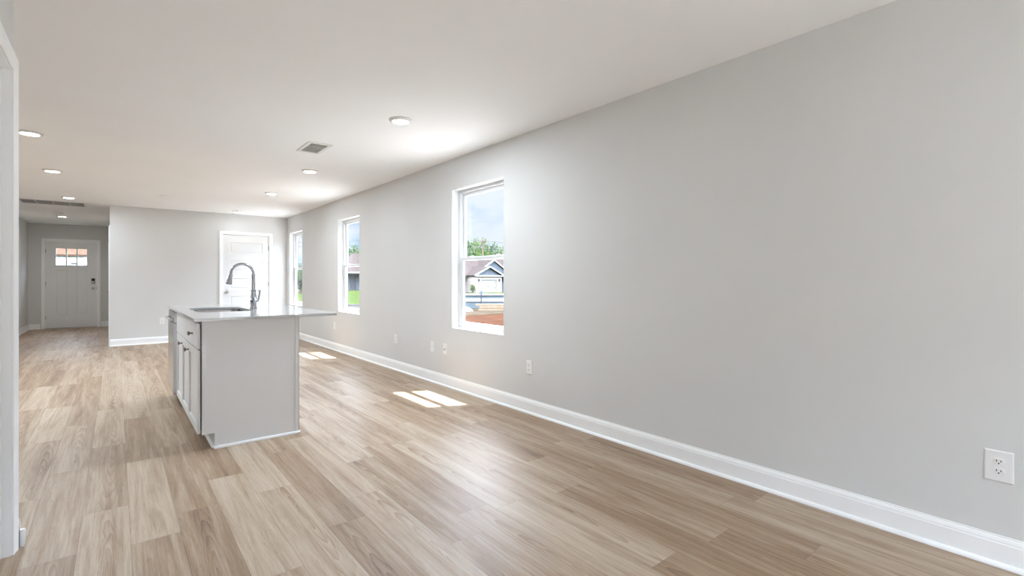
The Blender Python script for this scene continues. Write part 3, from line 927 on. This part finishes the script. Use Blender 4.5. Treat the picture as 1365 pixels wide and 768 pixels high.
# ------------------------------------------------------------------ ceiling fittings
def make_light():
    t = empty('recessed_light', (0, 0, 0))
    MB().lathe((0, 0, 0), (0, 0, -1), [(0, 0.092), (0.004, 0.092), (0.012, 0.084), (0.018, 0.070), (0.018, 0.066), (0.012, 0.064)], 48).build('trim_ring', 'lamp_trim', t, smooth=True)
    MB().lathe((0, 0, -0.011), (0, 0, -1), [(0, 0.063), (0.005, 0.063), (0.008, 0.056), (0.009, 0.001)], 48).build('lens', 'lamp_lens', t, smooth=True)
    return t
def add_lamp(t, watts, color):
    d = bpy.data.lights.new('disc_lamp', 'AREA')
    d.shape = 'DISK'
    d.size = 0.12
    d.energy = watts
    d.color = color
    o = bpy.data.objects.new('disc_lamp', d)
    COL.objects.link(o)
    o.parent = t
    o.location = (0, 0, -0.024)
WARM = (0.82, 0.92, 1.0)
G_L = 'lit disc lights in the ceiling'
LIGHTS = [(1.775, 3.607, H, 'lit disc ceiling light nearest the camera, above and left of the nearest window', LAMP_W * 1.0),
          (0.90, -1.10, H, 'unseen disc ceiling light added behind the camera as fill', LAMP_W * 0.8),  # unseen lamp added as fill for the near end of the room
          (1.772, 5.962, H, 'lit disc ceiling light just beyond the small ceiling vent', LAMP_W * 0.3),
          (1.79, 7.871, H, 'third lit disc ceiling light of the row along the window wall', LAMP_W * 0.55),
          (1.776, 10.42, H, 'lit disc ceiling light in front of the five panel door', LAMP_W * 0.1),
          (-0.585, 5.946, H, 'lit disc ceiling light at the left edge, beside the doorway casing', LAMP_W * 1.05),
          (-0.583, 7.846, H, 'second lit disc ceiling light of the left row', LAMP_W * 0.9),
          (-0.575, 10.24, H, 'lit disc ceiling light just before the wide return grille', LAMP_W * 0.5),
          (-2.60, 5.946, H, 'unseen disc ceiling light added as fill on the kitchen side, behind the near left corner', LAMP_W * 1.4),  # this and the next: unseen lamps added for diffuse fill
          (-2.60, 7.846, H, 'second unseen disc ceiling light added as fill on the kitchen side, behind the near left corner', LAMP_W * 1.4),
          (-0.86, 13.56, H + 0.016, 'lit disc light in the entry hall ceiling before the front door', FOYER_W)]
L0 = make_light()
for k, (x, y, z, lab, wt_) in enumerate(LIGHTS):
    c = L0 if k == 0 else copy_tree(L0)
    c.location = (x, y, z)
    tag(c, lab, 'ceiling light', G_L)
    LIGHTS[k] = (c, wt_)
for c, wt_ in LIGHTS:
    add_lamp(c, wt_, (1.0, 0.93, 0.85) if wt_ == FOYER_W else WARM)

sd = tag(empty('smoke_detector', (-0.85, 12.86, H + 0.016)), 'small round smoke detector on the entry hall ceiling above the lit disc', 'smoke detector')
MB().lathe((-0.85, 12.86, H + 0.016), (0, 0, -1), [(0, 0.070), (0.012, 0.070), (0.020, 0.064), (0.044, 0.058), (0.050, 0.050), (0.052, 0.001)], 36).build('housing', 'plastic_white', sd, smooth=True)
MB().lathe((-0.85, 12.86, H - 0.035), (0, 0, -1), [(0, 0.014), (0.003, 0.013), (0.004, 0.001)], 16).build('test_button', 'lamp_trim', sd, smooth=True)
cp = MB().lathe((0.597, 9.14, H), (0, 0, -1), [(0, 0.085), (0.006, 0.085), (0.012, 0.078), (0.013, 0.001)], 40).build('ceiling_cover', 'ceiling_paint', None, smooth=True, origin=(0.597, 9.14, H))
tag(cp, 'flat unlit round cover plate on the ceiling above the island', 'cover plate')

# supply register
VX0, VX1, VY0, VY1 = 1.385, 1.605, 4.69, 5.10
vt = tag(empty('ceiling_vent', ((VX0 + VX1) / 2, (VY0 + VY1) / 2, H)), 'small white air vent with dark louvres in the ceiling, near the first disc light', 'air vent')
def flat_frame(mb, x0, x1, y0, y1, z0, z1, w_):
    mb.box(x0, y0, z0, x0 + w_, y1, z1)
    mb.box(x1 - w_, y0, z0, x1, y1, z1)
    mb.box(x0 + w_, y0, z0, x1 - w_, y0 + w_, z1)
    mb.box(x0 + w_, y1 - w_, z0, x1 - w_, y1, z1)
    return mb
flat_frame(MB(), VX0, VX1, VY0, VY1, H - 0.008, H, 0.034).build('frame', 'lamp_trim', vt, 0.002)
MB().box(VX0 + 0.03, VY0 + 0.03, H - 0.0015, VX1 - 0.03, VY1 - 0.03, H - 0.0005).build('vent_backing', 'duct_shade', vt)  # flat dark backing stands in for the shade behind the louvres
sl = MB()
rx = Matrix.Rotation(math.radians(50), 3, 'X')
rx2 = Matrix.Rotation(math.radians(10), 3, 'X')
ny = 16
for k in range(ny):
    yy = VY0 + 0.045 + (VY1 - VY0 - 0.09) * k / (ny - 1)
    sl.obox(Vector(((VX0 + VX1) / 2, yy, H - 0.006)), (0.077, 0.0075, 0.0006), rx if yy < VY0 + 0.15 else rx2)
sl.build('louvres', 'lamp_trim', vt)
MB().box(VX0 + 0.034, VY0 + 0.13, H - 0.010, VX1 - 0.034, VY0 + 0.142, H - 0.002).build('divider', 'lamp_trim', vt)

# return air grille
GX0, GX1, GY0, GY1, GH = -1.24, -0.405, 10.96, 11.53, H + 0.016
gr = tag(empty('return_grille', ((GX0 + GX1) / 2, (GY0 + GY1) / 2, GH)), 'wide return air grille with grey louvres in the entry hall ceiling', 'air grille')
flat_frame(MB(), GX0, GX1, GY0, GY1, GH - 0.012, GH, 0.03).build('frame', 'lamp_trim', gr, 0.002)
MB().box(GX0 + 0.028, GY0 + 0.028, GH - 0.0015, GX1 - 0.028, GY1 - 0.028, GH - 0.0005).build('filter', 'duct_shade', gr)  # flat dark sheet in place of the shaded hollow above the grille
sl = MB()
for k in range(28):
    yy = GY0 + 0.04 + (GY1 - GY0 - 0.08) * k / 27
    sl.obox(Vector(((GX0 + GX1) / 2, yy, GH - 0.007)), ((GX1 - GX0) / 2 - 0.028, 0.0075, 0.0006), Matrix.Rotation(math.radians(35), 3, 'X'))
sl.build('louvres', 'grille_grey', gr)
br = MB()
for k in (1, 2, 3):
    xx = GX0 + (GX1 - GX0) * k / 4
    br.box(xx - 0.006, GY0 + 0.03, GH - 0.013, xx + 0.006, GY1 - 0.03, GH - 0.003)
br.build('cross_bars', 'lamp_trim', gr)

# ------------------------------------------------------------------ outdoors
struct(MB().box(-160, YF + 0.5 - 60, GZ - 0.6, 260, 300, GZ - 0.30).build('ground', 'pale_dirt'), 'bare pale ground around the houses', 'ground')
struct(MB().box(-60, YF + 0.5, GZ - 0.35, 120, 26.3, GZ - 0.06).build('lawn', 'lawn_green'), 'grass strip before the street', 'lawn')
struct(MB().box(-60, 33.9, GZ - 0.35, 120, 130, GZ - 0.02).build('lawn_far', 'lawn_green'), 'grass lawn across the street', 'lawn')
struct(MB().box(-60, 26.3, GZ - 0.35, 120, 33.5, GZ - 0.10).build('road', 'asphalt'), 'grey asphalt street', 'road')
struct(MB().box(-60, 33.5, GZ - 0.35, 120, 33.9, GZ + 0.02).build('curb', 'concrete'), 'pale concrete kerb on the far side of the street', 'kerb')
struct(MB().box(2.95, -14, GZ - 0.4, 60, YF + 4.2, GZ).build('dirt_lot', 'red_dirt'), 'bare red dirt of the building lot next door', 'ground')
struct(MB().box(2.93, -14, GZ - 0.2, 9.0, YF + 0.4, GZ + 0.02).build('bounce_strip', 'bounce_gravel'), 'unseen pale gravel strip added outside the window wall to bounce daylight indoors', 'ground')  # bright ground added to reflect daylight up through the windows
struct(MB().box(-3.0, -9.5, GZ - 0.3, 2.9, YREAR - 0.13, -0.06).build('patio', 'bounce_concrete'), 'unseen pale concrete slab added behind the camera to bounce light indoors', 'patio')  # bright slab added to reflect sunlight onto the ceiling near the camera
struct(MB().box(8.0, YF + 4.2, GZ - 0.4, 60, 26.0, GZ + 0.01).build('dirt_edge', 'pale_dirt'), 'rough pale soil at the edge of the building lot', 'ground')

def gable_roof(mb, x0, x1, yc, half, z0, z1, t=0.12):
    """Ridge along x."""
    for s in (-1, 1):
        mb.prism([(x0, yc + s * half, z0), (x0, yc, z1), (x0, yc, z1 + t), (x0, yc + s * half, z0 + t)], (x1 - x0, 0, 0))
    return mb

# house across the street with the garage gable
hg = tag(empty('garage_house', (39.1, 53.2, -0.81)), 'low house with a dark gabled garage front seen through the nearest window', 'house')
B0 = -0.82
MB().box(31, 56.2, B0, 47, 64.5, 1.65).build('walls', 'siding_dark', hg)
gb = MB()
gb.box(37.05, 53.2, B0, 37.85, 56.2, 1.65)
gb.box(40.45, 53.2, B0, 41.35, 56.2, 1.65)
gb.box(37.85, 53.2, 1.09, 40.45, 56.2, 1.65)
gb.build('garage_front', 'pale_brick', hg)
dr = MB().box(37.85, 53.35, B0, 40.45, 53.45, 1.09)
for k in range(1, 4):
    dr.box(37.85, 53.34, B0 + 1.91 * k / 4 - 0.012, 40.45, 53.36, B0 + 1.91 * k / 4 + 0.012)
dro = dr.build('garage_door', 'outdoor_white', hg)
hw = MB()
for zz in (0.75, -0.05):
    for xx in (37.9, 40.05):
        MB().box(xx, 53.30, zz, xx + 0.35, 53.35, zz + 0.07).build('hinge_strap', 'siding_dark', dro)
hw.box(39.10, 53.30, 0.05, 39.20, 53.35, 0.30)
hw.build('handle', 'siding_dark', dro)
for xx in (37.45, 40.9):
    MB().box(xx - 0.10, 53.05, 0.85, xx + 0.10, 53.2, 1.18).build('wall_lantern', 'wire_black', hg)
MB().prism([(37.1, 53.3, 1.65), (41.3, 53.3, 1.65), (39.2, 53.3, 2.66)], (0, 3.5, 0)).build('gable', 'siding_dark', hg)
rk = MB()
for (a, b) in (((36.75, 1.56), (39.2, 2.76)), ((39.2, 2.76), (41.65, 1.56))):
    rk.prism([(a[0], 52.9, a[1]), (b[0], 52.9, b[1]), (b[0], 52.9, b[1] + 0.17), (a[0], 52.9, a[1] + 0.17)], (0, 0.2, 0))
rk.box(36.9, 52.95, 1.52, 41.5, 53.25, 1.70)
rk.build('fascia', 'outdoor_white', hg)
gr_ = MB()
for (a, b) in (((36.75, 1.60), (39.2, 2.80)), ((39.2, 2.80), (41.65, 1.60))):
    gr_.prism([(a[0], 53.1, a[1]), (b[0], 53.1, b[1]), (b[0], 53.1, b[1] + 0.10), (a[0], 53.1, a[1] + 0.10)], (0, 6.0, 0))
gr_.build('garage_roof', 'shingle_grey', hg)
gable_roof(MB(), 30.5, 47.5, 60.3, 5.4, 1.55, 4.45).build('main_roof', 'shingle_grey', hg)
MB().prism([(38.9, 55.6, 1.9), (44.5, 55.6, 1.9), (41.7, 55.6, 3.72)], (0, 4.0, 0)).build('upper_gable', 'siding_dark', hg)
rk = MB()
for (a, b) in (((38.5, 1.75), (41.7, 3.80)), ((41.7, 3.80), (44.9, 1.75))):
    rk.prism([(a[0], 55.3, a[1]), (b[0], 55.3, b[1]), (b[0], 55.3, b[1] + 0.17), (a[0], 55.3, a[1] + 0.17)], (0, 0.2, 0))
rk.build('upper_fascia', 'outdoor_white', hg)
rk = MB()
for (a, b) in (((38.5, 1.78), (41.7, 3.83)), ((41.7, 3.83), (44.9, 1.78))):
    rk.prism([(a[0], 55.5, a[1]), (b[0], 55.5, b[1]), (b[0], 55.5, b[1] + 0.12), (a[0], 55.5, a[1] + 0.12)], (0, 4.5, 0))
rk.build('upper_roof', 'shingle_grey', hg)

# house seen through the middle window
hb = tag(empty('grey_house', (32, 77, GZ)), 'grey roofed dark house seen through the middle window', 'house')
MB().box(25.5, 77.5, GZ - 0.1, 40, 86, 2.35).build('walls', 'siding_dark', hb)
MB().box(25.5, 76.2, GZ - 0.1, 25.9, 76.6, 2.35).build('porch_post', 'outdoor_white', hb)
MB().box(33.0, 76.2, GZ - 0.1, 33.4, 76.6, 2.35).build('porch_post', 'outdoor_white', hb)
MB().box(29.2, 77.4, GZ, 30.2, 77.55, 1.5).build('front_door', 'wire_black', hb)
hr = MB()
b4 = [(24.5, 75.6, 2.3), (41, 75.6, 2.3), (41, 87, 2.3), (24.5, 87, 2.3)]
hr.bm.verts.ensure_lookup_table()
vs = [hr.bm.verts.new(p) for p in b4] + [hr.bm.verts.new((31.5, 81.3, 5.6)), hr.bm.verts.new((35.0, 81.3, 5.6))]
for f in ((0, 1, 5, 4), (1, 2, 5), (2, 3, 4, 5), (3, 0, 4), (3, 2, 1, 0)):
    hr.bm.faces.new([vs[i] for i in f])
hr.build('roof', 'shingle_grey', hb)
MB().frame('y', 75.5, 75.6, 24.5, 41, 2.12, 2.34, 0.1, 0.1, 0.2, 0.01).build('fascia', 'outdoor_white', hb)

# house across the street seen through the front door's panes
hf = tag(empty('brown_roofed_house', (-3, 44, GZ)), 'pale house with a brown shingle roof seen through the front door panes', 'house')
MB().box(-11, 44, GZ - 0.1, -1.72, 54, 2.72).build('walls', 'siding_pale', hf)
MB().box(-1.72, 43.9, GZ - 0.1, 5, 54, 2.72).build('brick_corner', 'pale_brick', hf)
gable_roof(MB(), -11.5, 5.5, 48.9, 5.05, 2.70, 6.2).build('roof', 'shingle_brown', hf)
MB().box(-2.35, 43.93, 2.18, -1.98, 44.0, 2.27).build('wall_vent', 'wire_black', hf)

# barrier, lumber and heap on the building lot
def local(c, ang):
    M = Matrix.Translation(c) @ Matrix.Rotation(ang, 4, 'Z')
    return M
RA = math.atan2(-0.63, 0.7765)
def orient(o, c):
    o.location = c
    o.rotation_euler = (0, 0, RA)
bx_c = Vector((17.3, 24.1, GZ))
bt = empty('site_barrier')
tag(bt, 'low grey-green site barrier with white posts and rails on the dirt lot', 'barrier')
MB().box(-2.2, 0.0, 0.0, 2.4, 0.08, 0.80).build('panel', 'panel_teal', bt)
MB().box(-1.45, -0.1, -0.02, -1.30, 0.0, 0.86).build('post', 'outdoor_white', bt)
MB().box(-1.45, -0.1, 0.80, 2.4, 0.02, 0.90).build('rail', 'outdoor_white', bt)
MB().box(-1.30, -0.08, 0.42, 2.4, 0.0, 0.62).build('rail', 'outdoor_white', bt)
orient(bt, bx_c)
mp_ = empty('meter_post')
tag(mp_, 'short dark post with a box standing behind the white rails', 'post')
MB().box(-0.04, -0.04, 0, 0.04, 0.04, 0.95).build('stake', 'wire_black', mp_)
MB().box(-0.10, -0.07, 0.90, 0.10, 0.07, 1.08).build('meter_box', 'siding_dark', mp_, 0.01)
orient(mp_, bx_c + Vector((-0.28, -0.45, 0.0)) + Vector((0.7765, -0.63, 0)) * -0.15)
lum_c = Vector((16.55, 21.75, GZ))
ULAB = ['topmost tan board of the lumber pile on the dirt', 'tan board under the topmost one of the lumber pile', 'lowest front board of the lumber pile, lying on the dirt']
for k, (dz, dy, dx) in enumerate(((0.27, 0.05, 0.0), (0.14, -0.02, 0.18), (0.0, -0.10, 0.06))):
    b = MB().box(-1.15 + dx, -0.12, 0.0, 2.2 + dx, 0.12, 0.115).build('lumber_board', 'lumber', None, 0.01)
    orient(b, lum_c + Vector((0, dy, dz + 0.01)))
    tag(b, ULAB[k], 'board', 'boards of the lumber pile outside')
hp_ = MB()
NR, NS = 8, 24
rg = []
for i in range(NR):
    f = i / (NR - 1)
    rad = 1.0 - f
    rg.append([(1.05 * (rad + 0.02) * math.cos(2 * PI * k / NS) * (1 + 0.10 * math.sin(3 * 2 * PI * k / NS + i)), 0.6 * (rad + 0.02) * math.sin(2 * PI * k / NS), 0.36 * (1 - rad ** 2.2) + 0.02 * math.sin(5 * k + i)) for k in range(NS)])
hpo = hp_.rings(rg).build('tarp_heap', 'tarp_white', None, smooth=True)
orient(hpo, Vector((14.55, 23.05, GZ)))
tag(hpo, 'white sheeted heap on the dirt, left of the lumber pile', 'tarp')

# trees
def crown(mb, c, rx, rz, n, leaf):
    for _ in range(n):
        while True:
            p = Vector((random.uniform(-1, 1), random.uniform(-1, 1), random.uniform(-1, 1)))
            if 0.25 < p.length < 1:
                break
        bump = 0.82 + 0.18 * math.sin(5 * p.x + 3 * p.z) * math.sin(4 * p.y + 6 * p.z)
        p = Vector((p.x * rx * bump, p.y * rx * bump, p.z * rz * bump)) + Vector(c)
        u = Vector((random.gauss(0, 1), random.gauss(0, 1), random.gauss(0, 1))).normalized()
        v = u.orthogonal().normalized()
        s = leaf * random.uniform(0.6, 1.3)
        mb.quad([p - u * s, p - v * s * 0.55, p + u * s, p + v * s * 0.55])

def tree(x, y, top, rx, label, mat='leaf_green', n=1500, leaf=0.22, z0=None, name='tree'):
    z0 = GZ - 0.1 if z0 is None else z0
    t = tag(empty(name, (x, y, z0)), label, 'tree', 'trees beyond the houses')
    hgt = top - z0
    cz = z0 + hgt * 0.56
    MB().tube([(x, y, z0), (x + 0.05 * rx, y, z0 + hgt * 0.35), (x, y, z0 + hgt * 0.75)], [0.10 * rx, 0.075 * rx, 0.02 * rx], 10).build('trunk', 'bark', t, smooth=True)
    mb = MB()
    crown(mb, (x, y, cz), rx, hgt * 0.44, n, leaf)
    mb.build('foliage', mat, t)
    return t
def at(px, Z):
    u = (px - 682.5) / 650
    return (Z * (0.630 + u * 0.7765), Z * (0.7765 - u * 0.630))
TR = [(617, 92, 10.0, 2.7, 'leafy tree at the left edge of the view through the nearest window', 'leaf_blue'),
      (630, 98.5, 10.3, 2.6, 'green tree above the grey roof, second from the left in the nearest window', 'leaf_green'),
      (643, 105, 10.8, 2.5, 'green tree above the grey roof, in the middle of the nearest window', 'leaf_green'),
      (656, 111.5, 10.6, 2.6, 'green tree just right of the utility pole in the nearest window', 'leaf_blue'),
      (668, 118, 10.2, 3.0, 'lower green tree at the right edge of the view through the nearest window', 'leaf_green'),
      (461, 103, 7.9, 2.2, 'green tree at the left edge of the view through the middle window', 'leaf_blue'),
      (470, 110, 9.6, 2.0, 'tallest green tree in the view through the middle window', 'leaf_green'),
      (479, 116, 9.2, 2.0, 'green tree at the right edge of the view through the middle window', 'leaf_green'),
      (400, 62, 2.4, 1.9, 'dark leafy tree seen through the farthest window', 'leaf_blue'),
      (399, 110, 5.3, 3.0, 'distant pale tree in the upper pane of the farthest window', 'leaf_blue')]
for px, Z, top, rx, lab, mt in TR:
    x, y = at(px, Z)
    tree(x, y, top, rx, lab, mt)
x, y = at(630.5, 62)
sh = tag(empty('shrub', (x, y, GZ - 0.02)), 'small green shrub by the dark porch left of the garage', 'shrub')
mb = MB()
crown(mb, (x, y, GZ + 0.65), 0.45, 0.65, 220, 0.10)
mb.build('foliage', 'leaf_green', sh)
MB().tube([(x, y, GZ - 0.02), (x, y, GZ + 0.6)], [0.04, 0.02], 8).build('stem', 'bark', sh)

# utility pole and wires
POLES = [(47.6, 64.4), (12.0, 64.4)]
po = tag(empty('utility_pole', (47.6, 66.4, GZ)), 'dark utility pole with a crossarm among the trees in the nearest window', 'utility pole')
MB().tube([(47.6, 66.4, GZ), (47.6, 66.4, 8.2)], [0.15, 0.11], 12).build('pole', 'bark', po, smooth=True)
MB().box(47.5, 65.4, 7.4, 47.7, 67.4, 7.55).build('crossarm', 'bark', po)
for k, (dy, z, lab) in enumerate(((-0.9, 7.61, 'upper overhead wire crossing the sky beyond the windows'), (-0.19, 6.9, 'middle overhead wire crossing the sky beyond the windows'), (-0.19, 6.4, 'lowest overhead wire crossing the sky beyond the windows'))):
    pts = []
    for i in range(25):
        f = i / 24
        pts.append((5.0 + f * 90.0, 66.4 + dy, z - 0.9 * (1 - (abs((f * 90 + 5 - 47.6)) / 47.4) ** 1.0) * 0 - 1.1 * math.sin(PI * min(1, abs(f * 90 + 5 - 47.6) / 47.4))))
    wr = MB().tube(pts, 0.022, 6).build('overhead_wire', 'wire_black', None)
    tag(wr, lab, 'wire', 'overhead wires')
